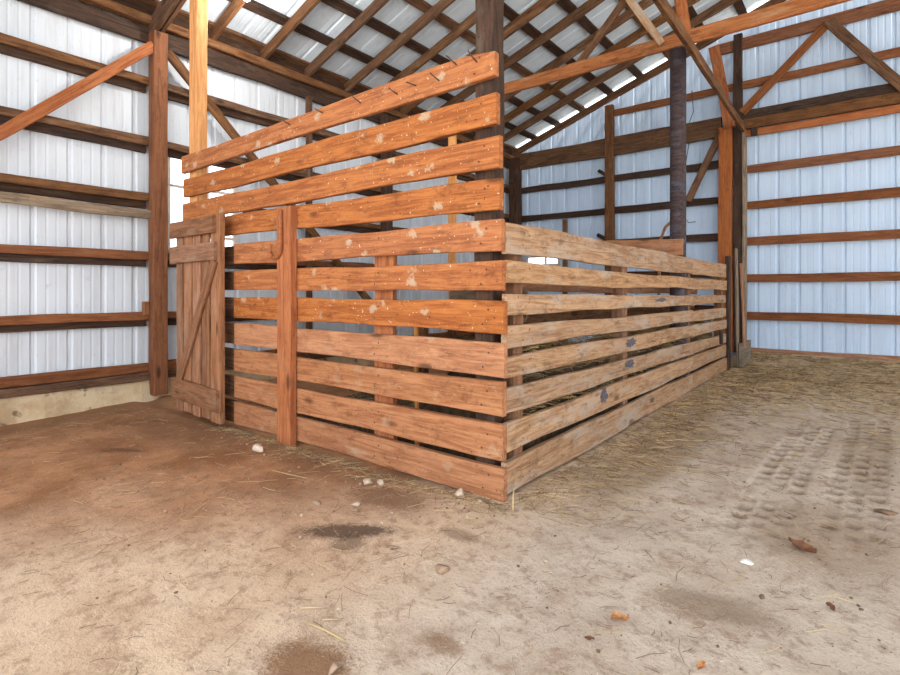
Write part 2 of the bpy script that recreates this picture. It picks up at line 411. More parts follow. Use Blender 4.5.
def build_ground():
    xs = np.concatenate([np.arange(-6.7, -3.2, 0.05), np.arange(-3.2, -0.7, 0.024), np.arange(-0.7, 0.35, 0.014), np.arange(0.35, 0.9, 0.024), np.arange(0.9, 7.0, 0.12)])
    ys = np.concatenate([np.arange(-3.0, 0.7, 0.12), np.arange(0.7, 6.8, 0.024), np.arange(6.8, 10.75, 0.05)])
    Xg, Yg = np.meshgrid(xs, ys, indexing='ij'); Zg = ground_h(Xg, Yg)
    nx, ny = Xg.shape
    V = np.stack([Xg, Yg, Zg], -1).reshape(-1, 3)
    idx = np.arange(nx * ny).reshape(nx, ny)
    F = np.stack([idx[:-1, :-1], idx[1:, :-1], idx[1:, 1:], idx[:-1, 1:]], -1).reshape(-1, 4)
    me = bpy.data.meshes.new('floor')
    me.vertices.add(len(V)); me.vertices.foreach_set('co', V.ravel().astype(np.float32))
    me.loops.add(F.size); me.loops.foreach_set('vertex_index', F.ravel().astype(np.int32))
    me.polygons.add(len(F)); me.polygons.foreach_set('loop_start', np.arange(0, F.size, 4, dtype=np.int32)); me.polygons.foreach_set('loop_total', np.full(len(F), 4, dtype=np.int32))
    me.update(calc_edges=True); me.validate()
    me.polygons.foreach_set('use_smooth', np.ones(len(F), dtype=bool))
    at_ = me.attributes.new('lug_dark', 'FLOAT', 'POINT'); at_.data.foreach_set('value', np.clip(lug_prints(V[:, 0], V[:, 1]), 0, 1).astype(np.float32))
    me.materials.append(M['ground'])
    o = bpy.data.objects.new('floor', me); place(o)
    tag(o, 'dirt floor of the barn with tyre tracks and stains', kind='structure')
build_ground()
tag(mesh_obj('ground_outside', [(-60, -60, -0.25), (60, -60, -0.25), (60, 60, -0.25), (-60, 60, -0.25)], [(0, 1, 2, 3)], simple('pale_bounce_yard', lin(214, 210, 202), 0.95, 0, 0.1, 3)), 'unseen ground around the barn, made pale for bounce', kind='structure')  # unseen yard, its pale colour chosen to bounce sun onto the roof

# ------------------------------------------------------------------ steel sheeting
def sheeting(name, origin, udir, vdir, ndir, ulen, vfun, mat, holes=(), pitch=0.305, rib=0.016, label=None):
    """ribbed steel sheet: profile runs along udir, ribs along vdir, ribs stand off along ndir; vfun(u) -> (v0, v1); holes (u0,u1,v0,v1)"""
    O, U, Vd, Nn = Vector(origin), Vector(udir), Vector(vdir), Vector(ndir)
    prof = {0.0: 0.0, ulen: 0.0}
    k = 0.12
    while k < ulen - 0.1:
        for du, dn in ((-0.030, 0), (-0.014, rib), (0.014, rib), (0.030, 0)):
            prof[round(k + du, 4)] = dn
        for mid in (pitch * 0.36, pitch * 0.64):
            if k + mid < ulen - 0.05:
                for du, dn in ((-0.014, 0), (-0.004, rib * 0.14), (0.004, rib * 0.14), (0.014, 0)):
                    prof[round(k + mid + du, 4)] = dn
        k += pitch
    us = sorted(prof)
    for (a, b, _, _) in holes:
        for e in (a, b):
            if e not in prof:
                # interpolate
                lo = max(u for u in us if u <= e); hi = min(u for u in us if u >= e)
                prof[e] = prof[lo] if hi == lo else prof[lo] + (prof[hi] - prof[lo]) * (e - lo) / (hi - lo)
        us = sorted(prof)
    V = []; F = []
    def pt(u, v): return O + U * u + Vd * v + Nn * prof[u]
    for a, b in zip(us[:-1], us[1:]):
        mid = (a + b) / 2
        hs = sorted((h[2], h[3]) for h in holes if h[0] <= mid <= h[1])
        a0, a1 = vfun(a); b0, b1 = vfun(b)
        cur = [(a0, b0)]
        for (h0, h1) in hs:
            cur.append((h0, h0)); cur.append((h1, h1))
        cur.append((a1, b1))
        for i in range(0, len(cur), 2):
            (p0, q0), (p1, q1) = cur[i], cur[i + 1]
            s = len(V); V += [pt(a, p0), pt(b, q0), pt(b, q1), pt(a, p1)]; F.append((s, s + 1, s + 2, s + 3))
    o = mesh_obj(name, V, F, mat)
    tag(o, label, kind='structure')
    return o
WIN = (2.72, 3.62, 1.66, 2.82)          # Y0 Y1 Z0 Z1 of the window in the left wall
sheeting('wall_left', (WX - 0.12, -2.6, 0), (0, 1, 0), (0, 0, 1), (-1, 0, 0), 13.15, lambda u: (0.12, 4.44), M['tin_wall'],
         holes=[(WIN[0] + 2.6, WIN[1] + 2.6, WIN[2], WIN[3])], label='white ribbed steel wall with window and dirt marks')
SLIT = (-6.05, -5.20)
def gable_top(u):
    x = -6.42 + u
    return roof_z(x) + 0.06 if x <= RIDGE else roof_z(2 * RIDGE - x) + 0.06
sheeting('wall_back', (-6.42, GY + 0.12, 0), (1, 0, 0), (0, 0, 1), (0, 1, 0), 13.4, lambda u: (-0.12, gable_top(u)), M['tin_gable'],
         holes=[(SLIT[0] + 6.42, SLIT[1] + 6.42, 1.74, 1.98)], label='pale blue ribbed steel gable wall')
mesh_obj('trim_1', [], [], M['sash']) if False else None
# roof sheets, ribs run down the slope; sheets lie on purlins over the rafters
sl = Vector((1, 0, 0.34)).normalized(); nrm = Vector((-0.34, 0, 1)).normalized()
RT = 0.145 + 0.062
o0 = Vector((-6.75, -2.6, 4.30 + 0.34 * (-6.75 - WX))) + nrm * RT
Ls = (RIDGE + 0.16 + 6.75) / sl.x
sheeting('ceiling', o0, (0, 1, 0), sl, nrm, 13.04, lambda u: (0, Ls), M['tin_roof'], label='ribbed bare steel roof, left slope')
slr = Vector((-1, 0, 0.34)).normalized(); nrr = Vector((0.34, 0, 1)).normalized()
o1 = Vector((2 * RIDGE + 6.75, -2.6, 4.30 + 0.34 * (-6.75 - WX))) + nrr * RT
sheeting('ceiling_right', o1, (0, 1, 0), slr, nrr, 13.04, lambda u: (0, Ls), M['tin_roof'], label='ribbed bare steel roof, right slope')

# concrete curb under the left wall
def curb():
    n = 60; V = []; F = []
    for i in range(n + 1):
        y = -2.6 + (GY + 0.1 + 2.6) * i / n
        j = 0.012 * math.sin(i * 1.7) + 0.01 * math.sin(i * 3.1)
        V += [(WX - 0.2, y, -0.2), (WX + 0.03 + j, y, -0.2), (WX - 0.005 + j * 0.6, y, 0.185 + 0.006 * math.sin(i * 2.2)), (WX - 0.2, y, 0.19)]
    for i in range(n):
        for k in range(4):
            a = i * 4 + k; b = i * 4 + (k + 1) % 4
            F.append((a, b, b + 4, a + 4))
    F.append((3, 2, 1, 0)); F.append(tuple(n * 4 + k for k in range(4)))
    tag(mesh_obj('baseboard_left', V, F, M['concrete']), 'stained concrete curb under the left wall', kind='structure')
curb()

# ------------------------------------------------------------------ window in the left wall
def window(name, label, x, y0, y1, z0, z1, axis, mid, mull):
    o = thing(name, label, 'window', (x, (y0 + y1) / 2, z0) if axis == 'y' else ((y0 + y1) / 2, x, z0)); o['kind'] = 'structure'
    P = (lambda a, z: (x, a, z)) if axis == 'y' else (lambda a, z: (a, x, z))
    up = (1, 0, 0) if axis == 'y' else (0, 1, 0)
    fw = 0.045
    beam('frame', P(y0, z0 + fw / 2), P(y1, z0 + fw / 2), fw, 0.07, M['sash'], o, wob=0)
    beam('frame', P(y0, z1 - fw / 2), P(y1, z1 - fw / 2), fw, 0.07, M['sash'], o, wob=0)
    for yy in (y0 + fw / 2, y1 - fw / 2):
        beam('frame', P(yy, z0), P(yy, z1), fw, 0.07, M['sash'], o, up=up, wob=0)
    for zz in mid: beam('sash_bar', P(y0, zz), P(y1, zz), 0.03, 0.05, M['sash'], o, wob=0)
    for yy in mull: beam('sash_bar', P(yy, z0), P(yy, z1), 0.03, 0.05, M['sash'], o, up=up, wob=0)
    V = [P(y0, z0), P(y1, z0), P(y1, z1), P(y0, z1)]
    c = Vector(P((y0 + y1) / 2, (z0 + z1) / 2))
    mesh_obj('pane', [Vector(v) - c for v in V], [(0, 1, 2, 3)], M['glass'], o, c)
window('window_1', 'bright window in the white left wall behind the gate', WX - 0.11, WIN[0], WIN[1], WIN[2], WIN[3], 'y', (1.86, 2.44), (3.22,))
window('window_2', 'small bright window low in the back wall seen through the fence', GY + 0.12, SLIT[0], SLIT[1], 1.74, 1.98, 'x', (), (-5.55,))

# ------------------------------------------------------------------ left wall framing
def single(name, A, B, w, t, mat, label, cat, group=None, **k):
    return tag(beam(name, A, B, w, t, M[mat], **k), label, cat, group)

girt_z = [(3.56, 'uppermost'), (2.88, 'second from the top'), (2.25, 'third from the top'), (1.59, 'fourth from the top'), (0.91, 'fifth from the top'), (0.33, 'lowest')]
for part, (y0, y1), where in (('near', (-2.4, 2.50), 'near side of the gate-side post'), ('far', (2.66, 10.36), 'beyond the gate-side post')):
    for z, nm in girt_z:
        segs = [(y0, y1)]
        if part == 'far' and 1.6 < z < 2.9:
            if z < 2.3: segs = [(3.70, y1)]
        for s in segs:
            t = thing('wall_girt', '%s board girt of the left wall, %s' % (nm, where), 'girt', (WX, (s[0] + s[1]) / 2, z - 0.06), 'girts of the left wall')
            m = 'red' if z < 1.7 else 'brown'
            beam('face_board', (WX - 0.02, s[0], z), (WX - 0.02, s[1], z), 0.09 if z > 0.5 else 0.11, 0.045, M[m], t, wob=0.006)
            if z > 0.5:
                beam('back_board', (WX - 0.085, s[0], z - 0.06), (WX - 0.085, s[1], z - 0.06), 0.12, 0.05, M['dark'], t, wob=0.005)
            else:
                beam('back_board', (WX - 0.03, s[0], z - 0.098), (WX - 0.03, s[1], z - 0.098), 0.085, 0.12, M['brown'], t, wob=0.004)
single('plank', (WX + 0.03, -2.4, 2.08), (WX + 0.03, 2.58, 2.05), 0.10, 0.04, 'grey', 'weathered grey plank nailed just under the third girt of the left wall', 'plank', wob=0.006)
beams_l = [
    ('eave_beam', 4.16, -2.5, 10.4)]
t = thing('eave_beam', 'dark doubled timber eave beam along the top of the left wall', 'beam', (WX, 4, 4.0)); t['kind'] = 'structure'
beam('upper_board', (WX - 0.01, -2.5, 4.24), (WX - 0.01, 10.38, 4.24), 0.10, 0.10, M['brown'], t, wob=0.006)
beam('lower_board', (WX - 0.05, -2.5, 4.09), (WX - 0.05, 10.38, 4.09), 0.19, 0.06, M['dark'], t, wob=0.007)

tag(beam('eave_blocking', (WX - 0.07, -2.5, 4.365), (WX - 0.07, 10.38, 4.365), 0.15, 0.03, M['dark']), 'dark blocking board between eave beam and roof sheets of the left wall', 'board', kind='structure')
single('wall_post', (WX + 0.055, 2.58, 0.02), (WX + 0.055, 2.58, 4.1), 0.15, 0.15, 'red', 'reddish square post of the left wall beside the gate', 'post', 'posts of the left wall', up=(1, 0, 0))
single('wall_post', (WX + 0.055, 6.2, 0.02), (WX + 0.055, 6.2, 4.1), 0.15, 0.15, 'dark', 'dark square wall post seen between the tall fence boards', 'post', 'posts of the left wall', up=(1, 0, 0))
single('wall_post', (WX + 0.10, 10.28, 0.02), (WX + 0.10, 10.28, 4.2), 0.22, 0.22, 'dark', 'dark corner post where the left wall meets the gable wall', 'post', 'posts of the left wall', up=(1, 0, 0))
single('wall_stud', (WX + 0.02, 4.66, 0.1), (WX + 0.02, 4.66, 4.0), 0.08, 0.07, 'brown', 'thin stud of the left wall between the two wall posts', 'stud', up=(1, 0, 0))
# wind braces, 45 degrees
single('brace', (WX + 0.09, 0.55, 2.02), (WX + 0.09, 2.52, 3.93), 0.11, 0.04, 'post', 'orange diagonal brace rising to the gate-side post, on its near side', 'brace', 'diagonal braces of the left wall')
single('brace', (WX + 0.08, 2.66, 3.92), (WX + 0.08, 6.1, 0.72), 0.11, 0.045, 'brown', 'brown diagonal brace falling from the gate-side post behind the fence', 'brace', 'diagonal braces of the left wall')
single('cleat', (WX + 0.0, 2.47, 0.92), (WX + 0.0, 2.47, 1.07), 0.05, 0.06, 'red', 'small block nailed to the gate-side wall post above a girt', 'block', up=(1, 0, 0))
single('brace', (WX + 0.10, 10.10, 3.62), (WX + 0.10, 10.25, 4.0), 0.09, 0.04, 'dark', 'short knee brace high on the far corner post', 'brace', up=(0, 1, 0))

# ------------------------------------------------------------------ gable wall framing
gl = [(3.47, 'first below the beam'), (2.82, 'second below the beam'), (2.16, 'third below the beam'), (1.5, 'fourth below the beam'), (0.85, 'fifth below the beam')]
for z, nm in gl:
    single('wall_girt', (-6.2, GY - 0.02, z), (-1.99, GY - 0.02, z), 0.13, 0.045, 'dark', 'dark girt of the gable wall left of the orange post, %s' % nm, 'girt', 'gable girts left of the orange post', wob=0.006)
gr = [(3.31, 'uppermost'), (2.68, 'second from the top'), (2.05, 'middle'), (1.405, 'second from the floor'), (0.75, 'lowest')]
for z, nm in gr:
    single('wall_girt', (-1.62, GY - 0.02, z), (6.6, GY - 0.02, z), 0.14, 0.045, 'red', 'reddish girt of the gable wall right of the orange post, %s' % nm, 'girt', 'gable girts right of the orange post', wob=0.004)
single('wall_girt', (-4.0, GY - 0.02, 4.80), (6.3, GY - 0.02, 4.80), 0.13, 0.05, 'red', 'long brown girt above the header beam of the gable wall', 'girt', 'upper gable girts', wob=0.004)
single('wall_girt', (-2.0, GY - 0.02, 5.53), (5.2, GY - 0.02, 5.53), 0.20, 0.06, 'red', 'wide brown girt highest on the gable wall', 'girt', 'upper gable girts', wob=0.004)
single('sill_board', (-1.55, GY - 0.03, 0.13), (6.6, GY - 0.03, 0.13), 0.13, 0.06, 'gate', 'pale base board along the floor of the gable wall', 'board')
single('header_beam', (-6.3, GY - 0.05, 4.12), (-1.95, GY - 0.05, 4.12), 0.36, 0.08, 'brown', 'thick grey-brown header beam at eave height left of the orange post', 'beam', wob=0.008)
t = thing('door_header', 'stacked dark and orange header boards right of the orange post', 'beam', (2.4, GY - 0.1, 3.86))
beam('upper_board', (-1.62, GY - 0.03, 4.26), (6.6, GY - 0.03, 4.26), 0.17, 0.07, M['dark'], t)
beam('middle_board', (-1.60, GY - 0.09, 4.085), (6.6, GY - 0.09, 4.085), 0.17, 0.08, M['brown'], t)
beam('lower_board', (-1.58, GY - 0.06, 3.93), (6.6, GY - 0.06, 3.93), 0.12, 0.05, M['post'], t)
single('bracket', (-1.43, GY - 0.12, 3.86), (-1.43, GY - 0.12, 4.0), 0.10, 0.06, 'dark', 'small dark bracket under the left end of the header boards', 'bracket', up=(1, 0, 0))
single('wall_post', (-1.875, GY - 0.12, 0.1), (-1.875, GY - 0.12, 4.08), 0.21, 0.16, 'post', 'orange square post of the gable wall at the far end of the pen', 'post', 'posts of the gable wall', up=(1, 0, 0))
single('wall_post', (-1.69, GY - 0.05, 0.1), (-1.69, GY - 0.05, 5.7), 0.14, 0.10, 'dark', 'tall dark post right behind the orange gable post', 'post', 'posts of the gable wall', up=(1, 0, 0))
single('door_jamb', (-1.585, GY - 0.07, 0.1), (-1.585, GY - 0.07, 4.02), 0.06, 0.12, 'grey', 'thin pale jamb board beside the orange gable post', 'board', up=(1, 0, 0))
single('wall_post', (-4.0, GY - 0.08, 0.1), (-4.0, GY - 0.08, 4.95), 0.17, 0.12, 'brown', 'brown gable post midway between corner post and orange post', 'post', 'posts of the gable wall', up=(1, 0, 0))
single('gable_stud', (-2.05, GY - 0.16, 5.55), (-1.80, GY - 0.16, 4.05), 0.17, 0.10, 'post', 'leaning orange stud above the orange gable post', 'stud', up=(1, 0, 0))
single('brace', (-1.62, GY - 0.10, 4.30), (-0.40, GY - 0.10, 5.48), 0.13, 0.05, 'red', 'brown diagonal brace rising right from the top of the orange post', 'brace', 'diagonal braces of the gable wall', up=(0, 0, 1))
single('brace', (-0.40, GY - 0.14, 5.50), (0.62, GY - 0.14, 4.05), 0.15, 0.05, 'brown', 'brown diagonal brace falling right to the header boards', 'brace', 'diagonal braces of the gable wall')
single('brace', (-2.50, GY - 0.10, 2.85), (-1.96, GY - 0.10, 4.0), 0.12, 0.05, 'brown', 'brown diagonal brace between the dark pole and the orange post', 'brace', 'diagonal braces of the gable wall')
for (a, b, r, lab) in (((-4.23, GY - 0.09, 3.66), (-4.08, GY - 0.09, 3.55), 0.035, 'short dark peg left of the mid gable post, upper one'),
                       ((-4.25, GY - 0.09, 2.34), (-4.08, GY - 0.09, 2.24), 0.04, 'short dark peg left of the mid gable post, lower one')):
    tag(tube('peg', [a, b], r, M['dark']), lab, 'peg', 'pegs by the mid gable post')
single('stub_post', (-4.98, GY - 0.09, 0.1), (-4.98, GY - 0.09, 2.72), 0.09, 0.08, 'brown', 'thin short stub post against the gable wall left of the mid post', 'post', up=(1, 0, 0))
# loose wires hanging on the gable wall
tag(tube('wire', [(-2.45, GY - 0.05, 4.9), (-2.42, GY - 0.06, 4.5), (-2.55, GY - 0.06, 4.15), (-2.5, GY - 0.06, 3.9), (-2.58, GY - 0.06, 3.4), (-2.62, GY - 0.06, 3.0), (-2.6, GY - 0.06, 2.6), (-2.5, GY - 0.07, 2.45), (-2.38, GY - 0.06, 2.46)], 0.007, M['wire'], seg=5), 'thin wire dangling on the gable wall between pole and orange post', 'wire')

# ------------------------------------------------------------------ roof framing
# trusses: one at each post line
def truss(y, label, webs):
    t = thing('roof_truss', label, 'truss', (-3, y, 4.0), 'roof trusses')
    beam('bottom_chord', (-4.22, y, 4.13), (6.8, y, 4.13), 0.165, 0.05, M['chord'], t, wob=0.003)
    beam('web', (-4.20, y + 0.05, 4.06), (-4.42, y + 0.20, 4.98), 0.10, 0.045, M['brown'], t, up=(1, 0, 0))
    beam('top_chord', (WX - 0.2, y + 0.22, roof_z(WX - 0.2) + 0.06), (RIDGE, y + 0.22, roof_z(RIDGE) + 0.06), 0.17, 0.05, M['brown'], t, wob=0.004)
    beam('top_chord', (2 * RIDGE - WX + 0.2, y + 0.22, roof_z(WX - 0.2) + 0.06), (RIDGE, y + 0.22, roof_z(RIDGE) + 0.06), 0.17, 0.05, M['brown'], t, wob=0.004)
    for (A, B, w, m) in webs:
        beam('web', A, B, w, 0.045, M[m], t)
    return t
y = 6.45
truss(y, 'orange roof truss resting on the dark pole inside the pen', [
    ((-3.08, y + 0.06, 4.08), (-2.1, y + 0.06, 5.08), 0.10, 'brown'),
    ((-2.62, y - 0.05, 5.45), (-1.84, y - 0.05, 4.12), 0.09, 'pale'),
    ((-1.80, y + 0.06, 5.55), (-1.60, y + 0.06, 4.16), 0.13, 'post')])
y = 2.60
t = thing('roof_truss', 'brown roof truss over the fence line, heel on the gate-side wall post', 'truss', (-3, y, 4.0), 'roof trusses')
beam('top_chord', (WX - 0.05, y - 0.06, roof_z(WX) - 0.14), (RIDGE, y - 0.06, roof_z(RIDGE) - 0.14), 0.19, 0.05, M['brown'], t)
beam('top_chord', (WX - 0.05, y + 0.05, roof_z(WX) - 0.06), (RIDGE, y + 0.05, roof_z(RIDGE) - 0.06), 0.17, 0.05, M['brown'], t)
beam('top_chord', (WX - 0.0, y - 0.0, roof_z(WX) - 0.02), (RIDGE, y - 0.0, roof_z(RIDGE) - 0.02), 0.20, 0.05, M['dark'], t)
single('tie_beam', (-1.44, 2.70, 3.92), (-1.575, 10.16, 3.98), 0.13, 0.05, 'brown', 'long brown tie running under the orange truss chord to the orange gable post', 'beam')
raf_y = [-2.2, -1.5, -0.8, -0.1, 0.6, 1.3, 1.98, 3.25, 3.95, 4.66, 5.40, 6.0, 7.36, 8.18, 8.86, 9.52]
vis = [y for y in raf_y if y > 2.4]
for y in raf_y:
    lab = ('brown roof rafter on the left slope, %s beyond the gate-side wall post' % ORD[vis.index(y)]) if y in vis else 'brown roof rafter overhead in front of the tall fence'
    single('rafter', (WX - 0.3, y, roof_z(WX - 0.3) + 0.07), (RIDGE, y, roof_z(RIDGE) + 0.07), 0.145, 0.05, 'brown', lab, 'rafter', 'rafters of the left roof slope' if y in vis else 'rafters overhead', up=tuple(nrm), wob=0.004)
single('rake_board', (WX - 0.3, GY + 0.0, roof_z(WX - 0.3) + 0.06), (RIDGE, GY + 0.0, roof_z(RIDGE) + 0.06), 0.14, 0.06, 'brown', 'brown rake board along the sloped top of the gable wall', 'board', up=tuple(nrm))
pur_x = [-6.28, -5.74, -5.17, -4.59, -3.98, -3.38, -2.78, -2.18, -1.57, -0.97]
for i, x in enumerate(pur_x):
    z = roof_z(x)
    c = Vector((x, 0, z)) + nrm * (0.145 + 0.025)
    single('purlin', (c.x, -2.5, c.z), (c.x, 10.5, c.z), 0.048, 0.14, 'dark' if i % 3 else 'brown', 'dark roof purlin running the length of the barn, %s above the left eave' % ORD[i], 'purlin', 'purlins of the left roof slope', up=tuple(nrm), wob=0.004)
for i, x in enumerate(pur_x[::2]):
    xx = 2 * RIDGE - x; c = Vector((xx, 0, roof_z(x))) + nrr * 0.17
    single('purlin', (c.x, -2.5, c.z), (c.x, 10.5, c.z), 0.048, 0.12, 'dark', 'dark purlin of the right roof slope overhead', 'purlin', 'purlins of the right roof slope', up=tuple(nrr))
for i, y in enumerate((-2.2, -0.1, 2.0, 4.1, 8.4, 10.3)):
    single('rafter', (2 * RIDGE - WX + 0.3, y, roof_z(WX - 0.3) + 0.07), (RIDGE, y, roof_z(RIDGE) + 0.07), 0.145, 0.05, 'brown', 'brown rafter of the right roof slope overhead', 'rafter', 'rafters of the right roof slope', up=tuple(nrr))

# ------------------------------------------------------------------ posts standing in the pen
single('pen_post', (-1.765, 2.625, -0.1), (-1.765, 2.625, roof_z(-1.765)), 0.135, 0.135, 'dark', 'tall dark square post at the near corner of the pen', 'post', up=(1, 0, 0), ch=0.012)
tag(tube('pole', [(-1.695, 6.52, -0.1), (-1.697, 6.52, 1.5), (-1.695, 6.52, 2.8), (-1.695, 6.52, 4.05)], [0.092, 0.09, 0.09, 0.09], M['black'], seg=18), 'dark creosoted round pole inside the pen under the truss', 'pole')
single('pen_post', (-5.40, 2.625, -0.1), (-5.40, 2.625, roof_z(-5.4)), 0.15, 0.12, 'fresh', 'tall bright fresh-sawn post behind the left end of the fence', 'post', up=(1, 0, 0))
single('stud', (-3.28, 4.2, -0.1), (-3.28, 4.2, 2.8), 0.075, 0.05, 'fresh', 'thin bright stud standing inside the pen behind the tall fence', 'stud', up=(1, 0, 0))
single('lath', (-2.385, 2.66, -0.05), (-2.385, 2.66, 0.98), 0.03, 0.03, 'fresh', 'thin pale lath upright behind the lower front boards', 'lath', up=(1, 0, 0))

# ------------------------------------------------------------------ the tall front fence
ft = thing('slatted_fence', 'tall orange plank fence of eleven boards, front side of the pen', 'fence', (-3.3, FY + 0.02, 0))
Yc = FY + 0.02
fb = [  # z top/bottom at the right end, top/bottom at the left, x left, x right, material
    (2.612, 2.436, 2.575, 2.414, -5.52, -1.652, 'orange'),
    (2.345, 2.155, 2.335, 2.152, -5.48, -1.642, 'orange'),
    (2.088, 1.910, 2.085, 1.905, -5.50, -1.620, 'orange'),
    (1.847, 1.658, 1.900, 1.725, -5.48, -1.618, 'orange'),
    (1.607, 1.429, 1.612, 1.434, -4.49, -1.606, 'orange'),
    (1.366, 1.194, 1.372, 1.200, -4.49, -1.604, 'orange'),
    (1.137, 0.955, 1.134, 0.950, -4.49, -1.592, 'orange'),
    (0.893, 0.700, 0.895, 0.705, -4.49, -1.590, 'amber'),
    (0.667, 0.479, 0.660, 0.466, -4.49, -1.600, 'amber'),
    (0.421, 0.225, 0.412, 0.212, -4.49, -1.598, 'amber'),
    (0.181, 0.000, 0.180, -0.018, -4.49, -1.590, 'amber')]
for i, (rt, rb, lt, lb, xl, xr, m) in enumerate(fb):
    beam('board', (xl, Yc, (lt + lb) / 2), (xr, Yc, (rt + rb) / 2), ((rt - rb) + (lt - lb)) / 2, 0.042, M[m], ft, wob=0.005, ch=0.005, roundcorner=0.03 if i == 0 else None)
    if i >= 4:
        o = beam('board', (-5.44, Yc + 0.006, (lt + lb) / 2 + 0.005), (xl - 0.004, Yc + 0.006, (lt + lb) / 2), (lt - lb) * 0.99, 0.03, M['brown'], ft)  # separate dark end pieces carry the gate's shade in their colour
        o['label'] = 'board end coloured dark as the gate shade'
# split that runs along the eighth board
beam('batten', (-2.62, Yc + 0.062, -0.05), (-2.62, Yc + 0.062, 1.56), 0.19, 0.045, M['post'], ft, up=(1, 0, 0))['label'] = 'post behind the lower boards'
ps = beam('post', (-3.62, 2.4715, -0.08), (-3.62, 2.4715, 1.865), 0.18, 0.066, M['post'], ft, up=(1, 0, 0), wob=0.003)
ps['label'] = 'square post nailed on the front of the boards'
# nails and spikes standing out of the top board
for (x, z, dx, dz) in ((-1.77, 2.53, -0.05, 0.11), (-1.92, 2.56, -0.07, 0.09), (-2.06, 2.50, -0.05, 0.07), (-2.25, 2.52, -0.07, 0.03), (-2.42, 2.50, -0.05, 0.06), (-2.78, 2.52, -0.05, 0.07), (-3.2, 2.54, -0.06, 0.05), (-3.62, 2.53, -0.05, 0.06)):
    tube('nail', [(x, FY + 0.02, z), (x + dx * 0.4, FY - 0.035, z + dz * 0.4), (x + dx * 0.66, FY - 0.055, z + dz * 0.66)], 0.004, M['steel'], ft, seg=6)
# hook on the post
hx = -3.635
hp = [(hx, FY - 0.088, 1.84 - 0.052 * k) for k in range(7)]
for k in range(1, 9):
    a = math.pi * k / 8
    hp.append((hx - 0.09 + 0.09 * math.cos(a), FY - 0.088 + 0.004 * k, 1.528 - 0.07 * math.sin(a)))
hp.append((hx - 0.19, FY - 0.05, 1.575))
tag(tube('hook', hp, [0.021] * 7 + [0.017] * 6 + [0.013, 0.011, 0.009], M['rust'], seg=8, flat=1.0), 'rust-brown J-shaped hook hanging beside the front post of the fence', 'hook')

# ------------------------------------------------------------------ the low right fence
rt_ = thing('slatted_fence', 'low pale plank fence of eight boards, right side of the pen', 'fence', (RX, 5.6, 0))
rb_ = [(1.590, 1.408, 1.589, 1.385), (1.358, 1.238, 1.345, 1.195), (1.171, 1.055, 1.125, 1.005), (0.992, 0.868, 0.930, 0.790),
       (0.812, 0.684, 0.755, 0.615), (0.628, 0.484, 0.535, 0.395), (0.428, 0.258, 0.380, 0.200), (0.211, 0.010, 0.170, -0.010)]
JY = 6.80
for i, (t0, b0, t1, b1) in enumerate(rb_):
    k = (JY - 2.55) / (8.8 - 2.55); tj = t0 + (t1 - t0) * k; bj = b0 + (b1 - b0) * k
    jj = 0.012 if i in (0, 5) else 0.004
    beam('board', (RX - 0.02, 2.555, (t0 + b0) / 2), (RX - 0.02, JY - 0.01, (tj + bj) / 2), ((t0 - b0) + (tj - bj)) / 2, 0.04, M['pale'], rt_, wob=0.006, ch=0.005)
    beam('board', (RX - 0.02 - jj, JY + 0.006, (tj + bj) / 2 - 0.005), (RX - 0.02, 8.80 + 0.03 * math.sin(i * 2), (t1 + b1) / 2), (tj - bj) * 0.98, 0.04, M['pale'], rt_, wob=0.005, ch=0.005)
for y, h in ((2.76, 1.5), (4.6, 1.46), (6.80, 1.5), (8.75, 1.6)):
    beam('post', (RX - 0.10, y, -0.1), (RX - 0.10, y, h), 0.10, 0.11, M['gatedark'], rt_, up=(0, 1, 0))['label'] = 'dark post behind the boards'
beam('end_board', (RX + 0.0, 8.93, -0.05), (RX + 0.0, 8.93, 1.72), 0.16, 0.05, M['dark'], rt_, up=(0, 1, 0))['label'] = 'blackened upright board at the far end'
beam('cleat', (RX + 0.018, 8.35, 0.42), (RX + 0.018, 8.35, 0.62), 0.11, 0.035, M['dark'], rt_, up=(0, 1, 0))['label'] = 'small dark block on the sixth board'
def smudge(y, z, sy, sz, label, seed):
    r = random.Random(seed); V = [(0, 0, 0)]; n = 22
    for i in range(n):
        a = 2 * math.pi * i / n; k = r.uniform(0.6, 1.1)
        V.append((0, sy * k * math.cos(a), sz * k * math.sin(a)))
    o = mesh_obj('paint_mark', V, [(0, 1 + i, 1 + (i + 1) % n) for i in range(n)], M['ink'], rt_, (RX + 0.0065, y, z)); o['label'] = label
M['ink'] = simple('dark_paint_smudge', lin(88, 84, 92), 0.9, 0, 0.35, 40)
for i, (y, z, sy, sz) in enumerate(((4.60, 0.735, 0.15, 0.042), (4.58, 0.55, 0.12, 0.04), (3.98, 0.365, 0.09, 0.065), (5.5, 1.10, 0.22, 0.022))):
    smudge(y, z, sy, sz, 'dark paint smudge', 40 + i)
def nail_head(x, y, z, axis, par):
    n = 7; V = []
    for i in range(n):
        a = 2 * math.pi * i / n; c_, s_ = 0.0065 * math.cos(a), 0.0065 * math.sin(a)
        V.append((c_, -0.0015, s_) if axis == 'y' else (0.0015, c_, s_))
    V.append((0, -0.003, 0) if axis == 'y' else (0.003, 0, 0))
    mesh_obj('nail_head', V, [(i, (i + 1) % n, n) for i in range(n)], M['steel'], par, (x, y, z))
for i, (rt, rb, lt, lb, xl, xr, m) in enumerate(fb):
    for x in (xr - 0.10, xr - 0.14):
        nail_head(x, FY - 0.006, (rt + rb) / 2 + (0.04 if x > xr - 0.12 else -0.045), 'y', ft)
    if i >= 4:
        nail_head(-2.60, FY - 0.006, (rt + rb) / 2 + 0.04, 'y', ft); nail_head(-2.64, FY - 0.006, (rt + rb) / 2 - 0.04, 'y', ft)
